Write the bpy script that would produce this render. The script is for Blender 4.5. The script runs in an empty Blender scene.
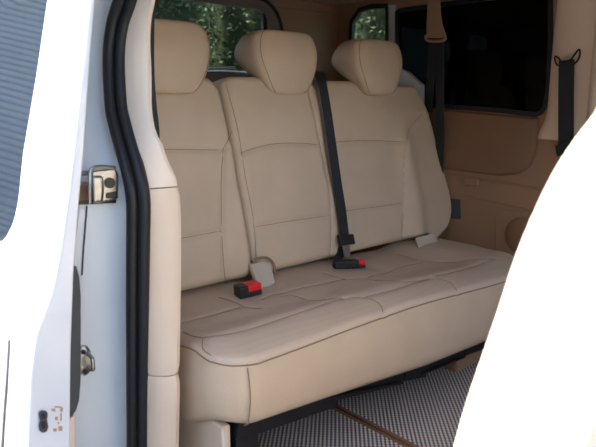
import bpy, bmesh, math, random
from mathutils import Vector, Matrix
random.seed(7)
C = bpy.context.scene.collection
SC = bpy.context.scene
V = Vector

# ---------------------------------------------------------------- camera
F, PX, PY, HY, CH, AZ = 608.0, 298.0, 223.5, 100.0, 1.05, math.radians(48.5)
pt = math.atan((PY - HY) / F)
FW = V((math.cos(AZ) * math.cos(pt), math.sin(AZ) * math.cos(pt), -math.sin(pt)))
RT = V((math.sin(AZ), -math.cos(AZ), 0))
UP = RT.cross(FW)
CO = V((0, 0, CH))
cd = bpy.data.cameras.new('camera')
cam = bpy.data.objects.new('camera', cd)
C.objects.link(cam)
cam.matrix_world = Matrix(((RT.x, UP.x, -FW.x, 0), (RT.y, UP.y, -FW.y, 0), (RT.z, UP.z, -FW.z, CH), (0, 0, 0, 1)))
cd.sensor_width = 36
cd.lens = 36 * F / 596
cd.clip_start = 0.05
cd.dof.use_dof = True
cd.dof.focus_distance = 2.0
cd.dof.aperture_fstop = 4.5
SC.camera = cam


def ray(u, v):
    return FW + RT * ((u - PX) / F) - UP * ((v - PY) / F)


def on(u, v, ax, val):
    d = ray(u, v)
    return CO + d * ((val - CO[ax]) / d[ax])


def plane(u, v, p, n):
    d = ray(u, v)
    return CO + d * ((V(p) - CO).dot(n) / d.dot(n))


# ---------------------------------------------------------------- materials
def lin(c):
    return tuple(((x / 255) / 12.92 if x / 255 <= 0.04045 else ((x / 255 + 0.055) / 1.055) ** 2.4) for x in c)


def mat(name, rgb, rough=0.5, metal=0.0, var=0.0, vscale=8.0, bump=0.0, bscale=300.0, btype='noise', spec=0.5, coat=0.0, dots=0.0, dscale=260.0):
    m = bpy.data.materials.new(name)
    m.use_nodes = True
    nt = m.node_tree
    b = nt.nodes['Principled BSDF']
    col = (*lin(rgb), 1)
    b.inputs['Base Color'].default_value = col
    b.inputs['Roughness'].default_value = rough
    b.inputs['Metallic'].default_value = metal
    b.inputs['Specular IOR Level'].default_value = spec
    b.inputs['Coat Weight'].default_value = coat
    b.inputs['Coat Roughness'].default_value = 0.05
    tc = nt.nodes.new('ShaderNodeTexCoord')
    last = None
    if var:
        n = nt.nodes.new('ShaderNodeTexNoise')
        n.inputs['Scale'].default_value = vscale
        n.inputs['Detail'].default_value = 5
        nt.links.new(tc.outputs['Object'], n.inputs['Vector'])
        r = nt.nodes.new('ShaderNodeValToRGB')
        r.color_ramp.elements[0].position = 0.3
        r.color_ramp.elements[1].position = 0.7
        r.color_ramp.elements[0].color = tuple(x * (1 - var) for x in col[:3]) + (1,)
        r.color_ramp.elements[1].color = tuple(min(1, x * (1 + var)) for x in col[:3]) + (1,)
        nt.links.new(n.outputs['Fac'], r.inputs['Fac'])
        last = r.outputs['Color']
    if dots:
        vo = nt.nodes.new('ShaderNodeTexVoronoi')
        vo.inputs['Scale'].default_value = dscale
        vo.inputs['Randomness'].default_value = 0.0
        nt.links.new(tc.outputs['Object'], vo.inputs['Vector'])
        r2 = nt.nodes.new('ShaderNodeValToRGB')
        r2.color_ramp.elements[0].position = 0.18
        r2.color_ramp.elements[1].position = 0.34
        k = 1 - dots
        r2.color_ramp.elements[0].color = (k, k, k, 1)
        r2.color_ramp.elements[1].color = (1, 1, 1, 1)
        nt.links.new(vo.outputs['Distance'], r2.inputs['Fac'])
        mx = nt.nodes.new('ShaderNodeMix')
        mx.data_type = 'RGBA'
        mx.blend_type = 'MULTIPLY'
        mx.inputs[0].default_value = 1
        if last:
            nt.links.new(last, mx.inputs[6])
        else:
            mx.inputs[6].default_value = col
        nt.links.new(r2.outputs['Color'], mx.inputs[7])
        last = mx.outputs[2]
    if last:
        nt.links.new(last, b.inputs['Base Color'])
    if bump:
        t = nt.nodes.new('ShaderNodeTexNoise' if btype == 'noise' else 'ShaderNodeTexVoronoi')
        t.inputs['Scale'].default_value = bscale
        nt.links.new(tc.outputs['Object'], t.inputs['Vector'])
        bp = nt.nodes.new('ShaderNodeBump')
        bp.inputs['Strength'].default_value = bump
        bp.inputs['Distance'].default_value = 0.002
        nt.links.new(t.outputs['Fac' if btype == 'noise' else 'Distance'], bp.inputs['Height'])
        nt.links.new(bp.outputs['Normal'], b.inputs['Normal'])
    return m


def glass(name, tint, gloss_rough=0.0, ior=1.5):
    m = bpy.data.materials.new(name)
    m.use_nodes = True
    nt = m.node_tree
    nt.nodes.clear()
    o = nt.nodes.new('ShaderNodeOutputMaterial')
    tr = nt.nodes.new('ShaderNodeBsdfTransparent')
    tr.inputs['Color'].default_value = (*tint, 1)
    gl = nt.nodes.new('ShaderNodeBsdfGlossy')
    gl.inputs['Roughness'].default_value = gloss_rough
    fr = nt.nodes.new('ShaderNodeFresnel')
    fr.inputs['IOR'].default_value = ior
    mx = nt.nodes.new('ShaderNodeMixShader')
    ge = nt.nodes.new('ShaderNodeNewGeometry')
    iv = nt.nodes.new('ShaderNodeMath')
    iv.operation = 'SUBTRACT'
    iv.inputs[0].default_value = 1
    nt.links.new(ge.outputs['Backfacing'], iv.inputs[1])
    ml = nt.nodes.new('ShaderNodeMath')
    ml.operation = 'MULTIPLY'
    nt.links.new(fr.outputs[0], ml.inputs[0])
    nt.links.new(iv.outputs[0], ml.inputs[1])
    nt.links.new(ml.outputs[0], mx.inputs[0])
    nt.links.new(tr.outputs[0], mx.inputs[1])
    nt.links.new(gl.outputs[0], mx.inputs[2])
    nt.links.new(mx.outputs[0], o.inputs['Surface'])
    return m


LEA = (198, 178, 154)
M = {}
M['leather'] = mat('beige_leather', LEA, 0.46, var=0.04, vscale=9, bump=0.25, bscale=420, btype='v', spec=0.4)
M['perf'] = mat('perforated_leather', (194, 176, 156), 0.5, var=0.03, vscale=9, bump=0.2, bscale=420, btype='v', spec=0.4, dots=0.16, dscale=170)
M['stitch'] = mat('brown_stitching', (140, 114, 90), 0.7)
M['trim'] = mat('beige_trim_plastic', (222, 202, 180), 0.55, var=0.02, vscale=6, bump=0.12, bscale=500)
M['trimdark'] = mat('shade_darkened_trim', (148, 116, 90), 0.55, var=0.03, vscale=5, bump=0.12, bscale=500)  # beige trim darkened to tan, weak light inside put into the colour
M['panel'] = mat('shade_darkened_vinyl', (124, 94, 70), 0.6, var=0.03, vscale=5, bump=0.15, bscale=400)  # panel beige darkened too, low light at the far wall in its colour
M['headliner'] = mat('headliner_cloth', (170, 140, 112), 0.9, var=0.03, vscale=30, bump=0.3, bscale=700)
M['paint'] = mat('white_car_paint', (222, 224, 227), 0.25, coat=0.6, var=0.01, vscale=3)
M['paintj'] = mat('white_jamb_paint', (214, 222, 228), 0.3, coat=0.4, var=0.03, vscale=7)
M['rubber'] = mat('black_rubber', (26, 28, 32), 0.45, var=0.1, vscale=30, spec=0.4)
M['blk'] = mat('black_plastic', (20, 20, 22), 0.4, var=0.1, vscale=20)
M['grey'] = mat('dark_grey_plastic', (62, 64, 68), 0.5, var=0.05, vscale=20)
M['steel'] = mat('black_painted_steel', (22, 24, 28), 0.35, var=0.08, vscale=12, metal=0.3)
M['chrome'] = mat('zinc_plated_steel', (168, 166, 162), 0.34, metal=1.0, var=0.12, vscale=40)
M['red'] = mat('red_button_plastic', (224, 26, 36), 0.35, var=0.04, vscale=30)
M['boot'] = mat('pale_grey_sleeve_cloth', (186, 176, 160), 0.8, var=0.05, vscale=40, bump=0.3, bscale=900)
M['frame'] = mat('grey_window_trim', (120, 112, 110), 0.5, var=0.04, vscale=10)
M['bind'] = mat('brown_mat_binding', (124, 90, 64), 0.7, var=0.08, vscale=60)
M['asphalt'] = mat('grey_asphalt', (150, 148, 144), 0.9, var=0.2, vscale=14, bump=0.4, bscale=90)
M['shutter'] = mat('pale_blue_shutter', (230, 238, 245), 0.4, var=0.05, vscale=3)
M['darkwall'] = mat('dark_brown_wall', (92, 84, 76), 0.9, var=0.15, vscale=3, bump=0.4, bscale=30)
M['silver'] = mat('silver_grey_trim', (176, 186, 192), 0.4, var=0.04, vscale=10)
M['trimup'] = mat('lit_beige_trim', (232, 216, 198), 0.5, var=0.015, vscale=6, bump=0.1, bscale=500)  # lighter copy of the beige trim, light on the pillars put into colour
M['bark'] = mat('tree_bark', (80, 64, 48), 0.9, var=0.25, vscale=12, bump=0.6, bscale=40)
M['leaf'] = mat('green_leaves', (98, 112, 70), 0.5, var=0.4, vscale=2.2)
M['core'] = mat('shaded_leaf_core', (50, 60, 36), 0.9, var=0.5, vscale=9)  # dark green core, shade of the gaps between leaves put into colour
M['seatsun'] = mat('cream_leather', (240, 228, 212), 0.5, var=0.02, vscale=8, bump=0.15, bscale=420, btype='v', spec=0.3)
M['bronze'] = mat('bronze_label', (188, 150, 112), 0.5, var=0.15, vscale=60)
M['gclear'] = glass('clear_tinted_glass', (0.58, 0.63, 0.60))
M['gdark'] = glass('dark_privacy_glass', (0.032, 0.033, 0.036), ior=1.22)
M['gdoor'] = glass('door_privacy_glass', (0.16, 0.18, 0.20), ior=4.5)


def webbing_mat():
    m = mat('black_webbing', (26, 29, 35), 0.55)
    nt = m.node_tree
    b = nt.nodes['Principled BSDF']
    tc = nt.nodes.new('ShaderNodeTexCoord')
    w = nt.nodes.new('ShaderNodeTexWave')
    w.inputs['Scale'].default_value = 160
    w.bands_direction = 'DIAGONAL'
    nt.links.new(tc.outputs['Object'], w.inputs['Vector'])
    bp = nt.nodes.new('ShaderNodeBump')
    bp.inputs['Strength'].default_value = 0.3
    bp.inputs['Distance'].default_value = 0.001
    nt.links.new(w.outputs['Fac'], bp.inputs['Height'])
    nt.links.new(bp.outputs['Normal'], b.inputs['Normal'])
    return m


def mat_weave():
    m = mat('grey_woven_mat', (120, 118, 116), 0.75)
    nt = m.node_tree
    b = nt.nodes['Principled BSDF']
    tc = nt.nodes.new('ShaderNodeTexCoord')
    sp = nt.nodes.new('ShaderNodeSeparateXYZ')
    nt.links.new(tc.outputs['Object'], sp.inputs[0])

    def mth(op, a, b_=None):
        n = nt.nodes.new('ShaderNodeMath')
        n.operation = op
        for i, x in enumerate((a, b_)):
            if x is None:
                continue
            if isinstance(x, (int, float)):
                n.inputs[i].default_value = x
            else:
                nt.links.new(x, n.inputs[i])
        return n.outputs[0]
    k = 2 * math.pi / 0.021
    s1 = mth('SINE', mth('MULTIPLY', mth('ADD', sp.outputs[0], sp.outputs[1]), k))
    k2 = 2 * math.pi / 0.0185
    s2 = mth('SINE', mth('MULTIPLY', mth('SUBTRACT', sp.outputs[0], sp.outputs[1]), k2))
    pr = mth('ADD', mth('MULTIPLY', s2, 0.32), mth('ADD', mth('MULTIPLY', s1, 0.18), 0.5))
    r = nt.nodes.new('ShaderNodeValToRGB')
    r.color_ramp.elements[0].position = 0.3
    r.color_ramp.elements[1].position = 0.75
    r.color_ramp.elements[0].color = (*lin((92, 86, 82)), 1)
    r.color_ramp.elements[1].color = (*lin((196, 188, 182)), 1)
    nt.links.new(pr, r.inputs[0])
    nt.links.new(r.outputs[0], b.inputs['Base Color'])
    bp = nt.nodes.new('ShaderNodeBump')
    bp.inputs['Strength'].default_value = 0.5
    bp.inputs['Distance'].default_value = 0.003
    nt.links.new(pr, bp.inputs['Height'])
    nt.links.new(bp.outputs['Normal'], b.inputs['Normal'])
    return m


def grille_mat():
    return mat('speaker_mesh', (128, 98, 72), 0.6, dots=0.55, dscale=190)


M['web'] = webbing_mat()
M['weave'] = mat_weave()
M['grille'] = grille_mat()


# ---------------------------------------------------------------- object helpers
def thing(name, label, cat, loc=(0, 0, 0), group=None):
    o = bpy.data.objects.new(name, None)
    C.objects.link(o)
    o.location = loc
    o.empty_display_size = 0.05
    o['label'] = label
    o['category'] = cat
    if group:
        o['group'] = group
    return o


def tag(o, label, cat, group=None):
    o['label'] = label
    o['category'] = cat
    if group:
        o['group'] = group
    return o


def obj(name, bm, m, parent=None, smooth=True, bevel=0.0, kind=None, label=None, ang=40):
    bmesh.ops.remove_doubles(bm, verts=bm.verts, dist=1e-5)
    bmesh.ops.recalc_face_normals(bm, faces=bm.faces)
    me = bpy.data.meshes.new(name)
    bm.to_mesh(me)
    bm.free()
    o = bpy.data.objects.new(name, me)
    C.objects.link(o)
    for mm in (m if isinstance(m, (list, tuple)) else [m]):
        me.materials.append(mm)
    if smooth:
        for p in me.polygons:
            p.use_smooth = True
        if hasattr(me, 'set_sharp_from_angle'):
            me.set_sharp_from_angle(angle=math.radians(ang))
    if bevel:
        b = o.modifiers.new('bevel', 'BEVEL')
        b.width = bevel
        b.segments = 3
        b.limit_method = 'ANGLE'
        b.angle_limit = math.radians(35)
        b.harden_normals = False
    if parent:
        o.parent = parent
        pm = Matrix.Translation(-root_loc(parent))
        for v in me.vertices:
            v.co = pm @ v.co
    if kind:
        o['kind'] = kind
    if label:
        o['label'] = label
    return o


def root_loc(p):
    l = V((0, 0, 0))
    while p:
        l += p.location
        p = p.parent
    return l


def struct(name, bm, m, label=None, cat=None, **k):
    o = obj(name, bm, m, kind='structure', **k)
    if label:
        o['label'] = label
        o['category'] = cat
    return o


def B():
    return bmesh.new()


def box(bm, x0, x1, y0, y1, z0, z1):
    vs = [bm.verts.new((x, y, z)) for z in (z0, z1) for y in (y0, y1) for x in (x0, x1)]
    for f in ((0, 2, 3, 1), (4, 5, 7, 6), (0, 1, 5, 4), (2, 6, 7, 3), (0, 4, 6, 2), (1, 3, 7, 5)):
        bm.faces.new([vs[i] for i in f])
    return vs


def loft(bm, secs, closed=True, caps=True):
    R = [[bm.verts.new(p) for p in s] for s in secs]
    n = len(R[0])
    for a, b in zip(R, R[1:]):
        for i in range(n if closed else n - 1):
            j = (i + 1) % n
            bm.faces.new((a[i], a[j], b[j], b[i]))
    if caps and closed:
        bm.faces.new(R[0][::-1])
        bm.faces.new(R[-1])
    return R


def smooth_path(pts, n=8):
    pts = [V(p) for p in pts]
    if len(pts) < 3:
        return [pts[0].lerp(pts[-1], i / n) for i in range(n + 1)]
    out = []
    for i in range(len(pts) - 1):
        p0 = pts[max(i - 1, 0)]
        p1, p2 = pts[i], pts[i + 1]
        p3 = pts[min(i + 2, len(pts) - 1)]
        for k in range(n):
            t = k / n
            out.append(0.5 * ((2 * p1) + (p2 - p0) * t + (2 * p0 - 5 * p1 + 4 * p2 - p3) * t * t + (3 * p1 - p0 - 3 * p2 + p3) * t ** 3))
    out.append(pts[-1])
    return out


def tube(bm, pts, r, seg=8, closed=False, prof=None, wdir=None):
    """sweep a circle (or a 2D profile) along a path; wdir fixes the profile's first axis"""
    pts = [V(p) for p in pts]
    n = len(pts)
    secs = []
    a = None
    for i, p in enumerate(pts):
        if closed:
            t = (pts[(i + 1) % n] - pts[i - 1])
        else:
            t = pts[min(i + 1, n - 1)] - pts[max(i - 1, 0)]
        t.normalize()
        if wdir is not None:
            a = V(wdir) - t * V(wdir).dot(t)
        elif a is None:
            a = t.orthogonal()
        else:
            a = a - t * a.dot(t)
        a.normalize()
        b = t.cross(a)
        if prof:
            secs.append([p + a * x + b * y for x, y in prof])
        else:
            secs.append([p + (a * math.cos(2 * math.pi * k / seg) + b * math.sin(2 * math.pi * k / seg)) * r for k in range(seg)])
    if closed:
        R = [[bm.verts.new(q) for q in s] for s in secs]
        m = len(R[0])
        for i in range(n):
            A_, B_ = R[i], R[(i + 1) % n]
            for k in range(m):
                bm.faces.new((A_[k], A_[(k + 1) % m], B_[(k + 1) % m], B_[k]))
    else:
        loft(bm, secs)


def ribbon(bm, pts, w, th, wdir):
    h = th / 2
    e = w / 2
    tube(bm, pts, 0, prof=[(-e, -h), (e, -h), (e + h * .6, 0), (e, h), (-e, h), (-e - h * .6, 0)], wdir=wdir)


def rrect(x0, x1, y0, y1, r, n=6, rs=None):
    """rounded rectangle, counter-clockwise; rs = radii (x0y0, x1y0, x1y1, x0y1)"""
    rs = rs or (r, r, r, r)
    out = []
    for (cx, cy, sx, sy, a0, q) in ((x0, y0, 1, 1, 180, rs[0]), (x1, y0, -1, 1, 270, rs[1]), (x1, y1, -1, -1, 0, rs[2]), (x0, y1, 1, -1, 90, rs[3])):
        for k in range(n + 1):
            a = math.radians(a0 + 90 * k / n)
            out.append((cx + sx * q + q * math.cos(a), cy + sy * q + q * math.sin(a)))
    return out


def resample(poly, n):
    P = [V((*p, 0)) if len(p) == 2 else V(p) for p in poly]
    L = [0]
    for i in range(len(P)):
        L.append(L[-1] + (P[(i + 1) % len(P)] - P[i]).length)
    out = []
    j = 0
    for k in range(n):
        s = L[-1] * k / n
        while L[j + 1] < s:
            j += 1
        d = L[j + 1] - L[j]
        t = (s - L[j]) / d if d > 1e-9 else 0
        q = P[j].lerp(P[(j + 1) % len(P)], t)
        out.append((q.x, q.y))
    return out


def segdist(p, a, b):
    vx, vy = b[0] - a[0], b[1] - a[1]
    wx, wy = p[0] - a[0], p[1] - a[1]
    L = vx * vx + vy * vy
    t = 0 if L < 1e-12 else max(0, min(1, (wx * vx + wy * vy) / L))
    return math.hypot(wx - t * vx, wy - t * vy)


def groove(p, q, seams, depth=0.005, sig=0.010):
    g = 0
    for s in seams:
        d = 9
        for a, b in zip(s, s[1:]):
            if min(a[0], b[0]) - .04 < p < max(a[0], b[0]) + .04 and min(a[1], b[1]) - .04 < q < max(a[1], b[1]) + .04:
                d = min(d, segdist((p, q), a, b))
        if d < 0.04:
            g += depth * math.exp(-(d / sig) ** 2)
    return g


def pad(bm, outline, spine, h, depth, r, mp, n=300, inner=34, sbulge=0.0, side=7, nrm_bot=0.012):
    """upholstered pad: outline (p,q), crowned top h(p,q), rounded edge r, side wall depth(p,q)"""
    O = resample(outline, n)
    N = []
    for i in range(n):
        dx, dy = O[(i + 1) % n][0] - O[i - 1][0], O[(i + 1) % n][1] - O[i - 1][1]
        L = math.hypot(dx, dy) or 1
        N.append((dy / L, -dx / L))
    (ax, ay), (bx, by) = spine
    S = []
    for p in O:
        vx, vy = bx - ax, by - ay
        t = max(0, min(1, ((p[0] - ax) * vx + (p[1] - ay) * vy) / (vx * vx + vy * vy)))
        S.append((ax + t * vx, ay + t * vy))
    secs = []
    for k in range(side + 1):
        s = k / side
        sec = []
        for i, p in enumerate(O):
            D = depth(*p)
            off = sbulge * math.sin(math.pi * s) - (nrm_bot * (1 - s * side) if s * side < 1 else 0)
            x, y = p[0] + N[i][0] * off, p[1] + N[i][1] * off
            hh = -D + (D - r) * s + h(*p)
            sec.append(mp(x, y, hh))
        secs.append(sec)
    ds = [('r', r * (1 - math.cos(math.radians(a)))) for a in (15, 30, 45, 60, 75, 90)] + [('t', k / inner) for k in range(1, inner + 1)]
    for kind, d in ds:
        sec = []
        for i, p in enumerate(O):
            D = math.hypot(S[i][0] - p[0], S[i][1] - p[1])
            dd = d if kind == 'r' else r + (D - r) * d
            t = min(1, dd / D)
            x, y = p[0] + (S[i][0] - p[0]) * t, p[1] + (S[i][1] - p[1]) * t
            rd = 0 if dd >= r else r - math.sqrt(max(0, r * r - (r - dd) ** 2))
            sec.append(mp(x, y, h(x, y) - rd))
        secs.append(sec)
    R = [[bm.verts.new(q) for q in s] for s in secs]
    for a, b in zip(R, R[1:]):
        for i in range(n):
            j = (i + 1) % n
            bm.faces.new((a[i], a[j], b[j], b[i]))
    bm.faces.new(R[0][::-1])
    bmesh.ops.remove_doubles(bm, verts=bm.verts, dist=6e-4)


def pwl(pts, x):
    if x <= pts[0][0]:
        return pts[0][1]
    for (a, b), (c, d) in zip(pts, pts[1:]):
        if x <= c:
            return b + (d - b) * (x - a) / (c - a)
    return pts[-1][1]


def ss(a, b, x):
    t = max(0, min(1, (x - a) / (b - a)))
    return t * t * (3 - 2 * t)


# ---------------------------------------------------------------- setting
bm = B(); box(bm, -14, 14, -10, 16, -0.60, -0.50)
struct('ground', bm, M['asphalt'], smooth=False)
bm = B(); box(bm, 0.66, 2.56, -1.3, 2.58, -0.12, -0.012)
struct('floor', bm, M['grey'], smooth=False)
bm = B(); box(bm, 0.72, 2.62, -0.62, 2.60, 1.56, 1.62)
struct('ceiling', bm, M['headliner'], smooth=False)


def framed(bm, rect, hole, x0, x1, n=64):
    """slab x0..x1 with outline rect=(ya,yb,za,zb) and one hole loop [(y,z)...]"""
    ya, yb, za, zb = rect
    cy = sum(p[0] for p in hole) / len(hole)
    cz = sum(p[1] for p in hole) / len(hole)
    Hh = resample(hole, n)
    Oo = []
    for (y, z) in Hh:
        dy, dz = y - cy, z - cz
        t = 1e9
        if dy > 1e-9: t = min(t, (yb - cy) / dy)
        if dy < -1e-9: t = min(t, (ya - cy) / dy)
        if dz > 1e-9: t = min(t, (zb - cz) / dz)
        if dz < -1e-9: t = min(t, (za - cz) / dz)
        Oo.append((cy + dy * t, cz + dz * t))
    for (c0, c1) in ((ya, za), (ya, zb), (yb, za), (yb, zb)):   # snap to the corners
        i = min(range(n), key=lambda k: (Oo[k][0] - c0) ** 2 + (Oo[k][1] - c1) ** 2)
        Oo[i] = (c0, c1)
    L = [[(x1, *p) for p in Oo], [(x0, *p) for p in Oo], [(x0, *p) for p in Hh], [(x1, *p) for p in Hh]]
    R = [[bm.verts.new(q) for q in s] for s in L]
    for k in range(4):
        a, b = R[k], R[(k + 1) % 4]
        for i in range(n):
            j = (i + 1) % n
            bm.faces.new((a[i], a[j], b[j], b[i]))


XW = 2.50


def wp(u, v, x=XW):
    p = on(u, v, 0, x)
    return (p.y, p.z)


w1 = [wp(397, 104), wp(445, 106.5), wp(500, 110.5), wp(538, 115), wp(545, 110), wp(548.5, 90), wp(551, 40), wp(551, 0), (wp(549, 0)[0], 1.49), (wp(397, 20)[0], 1.49)]
w2 = [wp(350, 66), wp(388, 80), wp(388, 6), wp(372, 6.5), wp(360, 10), wp(352, 22)]
ysplit = wp(392.5, 50)[0]
wf = rrect(-0.75, 0.85, 1.0, 1.48, 0.08)
bm = B()
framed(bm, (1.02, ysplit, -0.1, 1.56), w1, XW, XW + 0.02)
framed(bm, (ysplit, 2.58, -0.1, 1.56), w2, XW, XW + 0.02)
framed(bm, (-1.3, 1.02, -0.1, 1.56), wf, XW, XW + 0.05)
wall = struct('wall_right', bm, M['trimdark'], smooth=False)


def flat_poly(bm, pts, x0, x1):
    loft(bm, [[(x0, y, z) for y, z in pts], [(x1, y, z) for y, z in pts]])


def window(name, loop, m, x, rim, rimw):
    bm = B()
    flat_poly(bm, loop, x, x + 0.005)
    o = struct(name, bm, m, smooth=False)
    bm = B()
    tube(bm, [(x - 0.004, y, z) for y, z in resample(loop, 90)], rimw, closed=True, prof=[(-.012, -rimw), (.012, -rimw), (.012, rimw), (-.012, rimw)], wdir=(1, 0, 0))
    obj('window_seal', bm, rim, o)
    return o


window('window_1', w1, M['gdark'], XW + 0.008, M['rubber'], 0.010)
window('window_2', w2, M['gclear'], XW + 0.008, M['rubber'], 0.012)

# wall furniture: padded recess, rail, trays
bm = B()
rec = [wp(430, 108), wp(540, 118), wp(537, 150), wp(531, 166), wp(520, 174), wp(500, 176), wp(440, 168), wp(425, 167)]
rec_n = resample(rec, 120)
cyy = sum(p[0] for p in rec_n) / 120; czz = sum(p[1] for p in rec_n) / 120
secs = []
for ins, x in ((0, XW + .01), (0, XW - .004), (.02, XW - .013), (.06, XW - .020), (.3, XW - .024), (.97, XW - .024)):
    secs.append([(x, cyy + (y - cyy) * (1 - ins), czz + (z - czz) * (1 - ins)) for y, z in rec_n])
loft(bm, secs)
obj('upper_panel', bm, M['panel'], wall)
bm = B()
tube(bm, [(XW - .004, *wp(u, v)) for u, v in ((430, 172), (470, 177), (500, 182), (540, 189))], 0.006)
tube(bm, [(XW - .003, *wp(u, v)) for u, v in ((430, 189), (470, 197), (500, 203), (545, 214))], 0.003)
obj('trim_ledge', bm, M['trimdark'], wall)
bm = B()
loft(bm, [[(x, *wp(u, v)) for u, v in ((466, 177), (480, 178), (479, 185.5), (467, 185))] for x in (XW + .005, XW - .022)])
obj('latch', bm, M['trimdark'], wall, bevel=0.004)
bm = B()
loft(bm, [[(x, *wp(u, v)) for u, v in resample([(457, 176.5), (466, 177), (467, 185.5), (460, 183)], 16)] for x in (XW + .005, XW - .006)])
obj('latch_recess', bm, M['stitch'], wall)
bm = B()
loft(bm, [[(x, *wp(u, v)) for u, v in ((438, 197), (460.5, 199.5), (461, 219), (438, 217))] for x in (XW + .005, XW - .006)])
pk = obj('storage_pocket', bm, M['grey'], wall, bevel=0.003)
bm = B()
lp = [wp(u, v) for u, v in ((496, 248), (497, 214), (503, 209), (536, 214), (560, 217), (560, 260), (500, 256))]
tube(bm, [(XW - .002, y, z) for y, z in resample(lp, 60)], .003, closed=True)
obj('speaker_surround', bm, M['trimdark'], wall)
bm = B()
c = wp(523, 236)
loft(bm, [[(x, c[0] + r * math.cos(a * math.pi / 20), c[1] + r * math.sin(a * math.pi / 20)) for a in range(40)] for x, r in ((XW + .003, .085), (XW - .006, .085), (XW - .012, .075), (XW - .014, .03))])
obj('speaker_grille', bm, M['grille'], wall)
# pale flange set before the dark glass to show brighter, and pillar between the two windows
bm = B()
loft(bm, [[(x, *wp(u, v, XW - .004)) for u, v in ((396, 66), (409, 72), (423, 85), (423, 103), (408, 91), (396, 82))] for x in (XW - .022, XW + .008)])
obj('body_flange', bm, M['paint'], wall, smooth=False, label='pale slanted frame piece behind the right headrest')
bm = B()
loft(bm, [[(x, *wp(u, v)) for u, v in ((387.5, 5), (396, 5), (399, 84), (388.5, 82))] for x in (XW + .002, XW - .008)])
obj('window_pillar', bm, M['silver'], wall)

# far pillar trim with a rounded face
bm = B()
secs = []
yw = wp(549.5, 60)[0]
for z in [.885, .89, .90, .92, .96, 1.0, 1.1, 1.2, 1.3, 1.4, 1.5, 1.555]:
    ya, yb = yw - .004 - .02 * max(0, z - 1.2) + .035 * (1 - ss(.89, 1.0, z)), 1.02
    s = []
    for k in range(9):
        a = math.pi * k / 8
        s.append((XW + .01 - (.045 if z > .886 else .03) * math.sin(a) ** .9, ya + (yb - ya) * (1 - math.cos(a)) / 2, z))
    secs.append(s)
loft(bm, secs)
struct('trim_4', bm, M['trim'])

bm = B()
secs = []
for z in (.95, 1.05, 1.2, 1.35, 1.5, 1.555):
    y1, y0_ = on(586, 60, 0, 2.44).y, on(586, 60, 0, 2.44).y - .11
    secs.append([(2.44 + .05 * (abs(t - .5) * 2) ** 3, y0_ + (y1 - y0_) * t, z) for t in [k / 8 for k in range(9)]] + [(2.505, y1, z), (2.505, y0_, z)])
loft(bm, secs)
struct('lit_trim_5', bm, M['trimup'])  # added strip; window light on the far pillar is put into its colour

# rear wall with tailgate window
bm = B()
rw = [(0.95, 1.185), (1.93, 1.195), (1.985, 1.24), (1.985, 1.48), (1.93, 1.53), (0.95, 1.53)]
rwl = []
tmp = B()
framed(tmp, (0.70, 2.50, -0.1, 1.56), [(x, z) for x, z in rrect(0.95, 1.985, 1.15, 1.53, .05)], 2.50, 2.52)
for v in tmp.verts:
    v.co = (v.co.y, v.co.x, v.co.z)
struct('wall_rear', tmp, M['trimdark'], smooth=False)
loop = rrect(0.95, 1.985, 1.15, 1.53, .05)
bm = B()
loft(bm, [[(x, y, z) for x, z in loop] for y in (2.507, 2.511)])
w3 = struct('window_3', bm, M['gclear'], smooth=False)
for nm, d, w, y, mm in (('window_seal', 0.0, .012, 2.50, M['rubber']), ('window_surround', .055, .045, 2.497, M['frame']), ('surround_edge', .105, .008, 2.492, M['rubber'])):
    bm = B()
    lp = resample(rrect(.95 - d, 1.985 + d, 1.15 - d * .3, 1.53 + d * .1, .05 + d), 90)
    tube(bm, [(x, y, z) for x, z in lp], 0, closed=True, prof=[(-.010, -w), (.010, -w), (.010, w), (-.010, w)], wdir=(0, 1, 0))
    obj(nm, bm, mm, w3)
bm = B()
tube(bm, [(1.2, 2.60, 1.168), (1.62, 2.60, 1.17), (1.80, 2.60, 1.177), (1.98, 2.60, 1.175)], .020)
tube(bm, [(1.66, 2.585, 1.195), (1.80, 2.585, 1.205), (1.86, 2.585, 1.210)], .006)
obj('wiper', bm, M['chrome'], w3, label='pale metal edge below the rear glass')
# roll seam on the rear corner
bm = B()
tube(bm, [(2.06, 2.497, 1.512), (2.30, 2.497, 1.518), (2.49, 2.497, 1.52)], .003)
obj('trim_seam', bm, M['stitch'], w3)


# front of the cabin: bulkhead below the windscreen, and the front door side ahead of the doorway
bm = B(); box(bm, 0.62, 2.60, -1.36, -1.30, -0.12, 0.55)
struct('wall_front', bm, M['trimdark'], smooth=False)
bm = B()
box(bm, 0.62, 0.70, -1.30, -0.16, -0.12, 0.95)
box(bm, 0.66, 0.72, -0.30, -0.16, 0.95, 1.56)
struct('wall_side', bm, M['paint'], smooth=False)

# ---------------------------------------------------------------- near body side
def xs(z):
    return 0.650 + 0.055 * ss(.85, 1.35, z)


def onxs(u, v, dx=0.0):
    x = .66
    for _ in range(12):
        p = on(u, v, 0, x + dx)
        x = xs(p.z)
    return on(u, v, 0, x + dx)


ZL = [-.12 + .04 * i for i in range(43)]
seal_px = [(150, -95), (136, -45), (123.5, 0), (116, 25), (112.5, 58), (114.5, 105), (119, 128), (125, 150), (132, 175), (136, 200), (136, 240), (135.5, 300), (135.5, 380), (135.5, 447), (135.5, 520)]
seal_pts = smooth_path([onxs(u, v) for u, v in seal_px], 6)
seal_yz = sorted((p.z, p.y) for p in seal_pts)


def yseal(z):
    return pwl(seal_yz, z)


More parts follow.
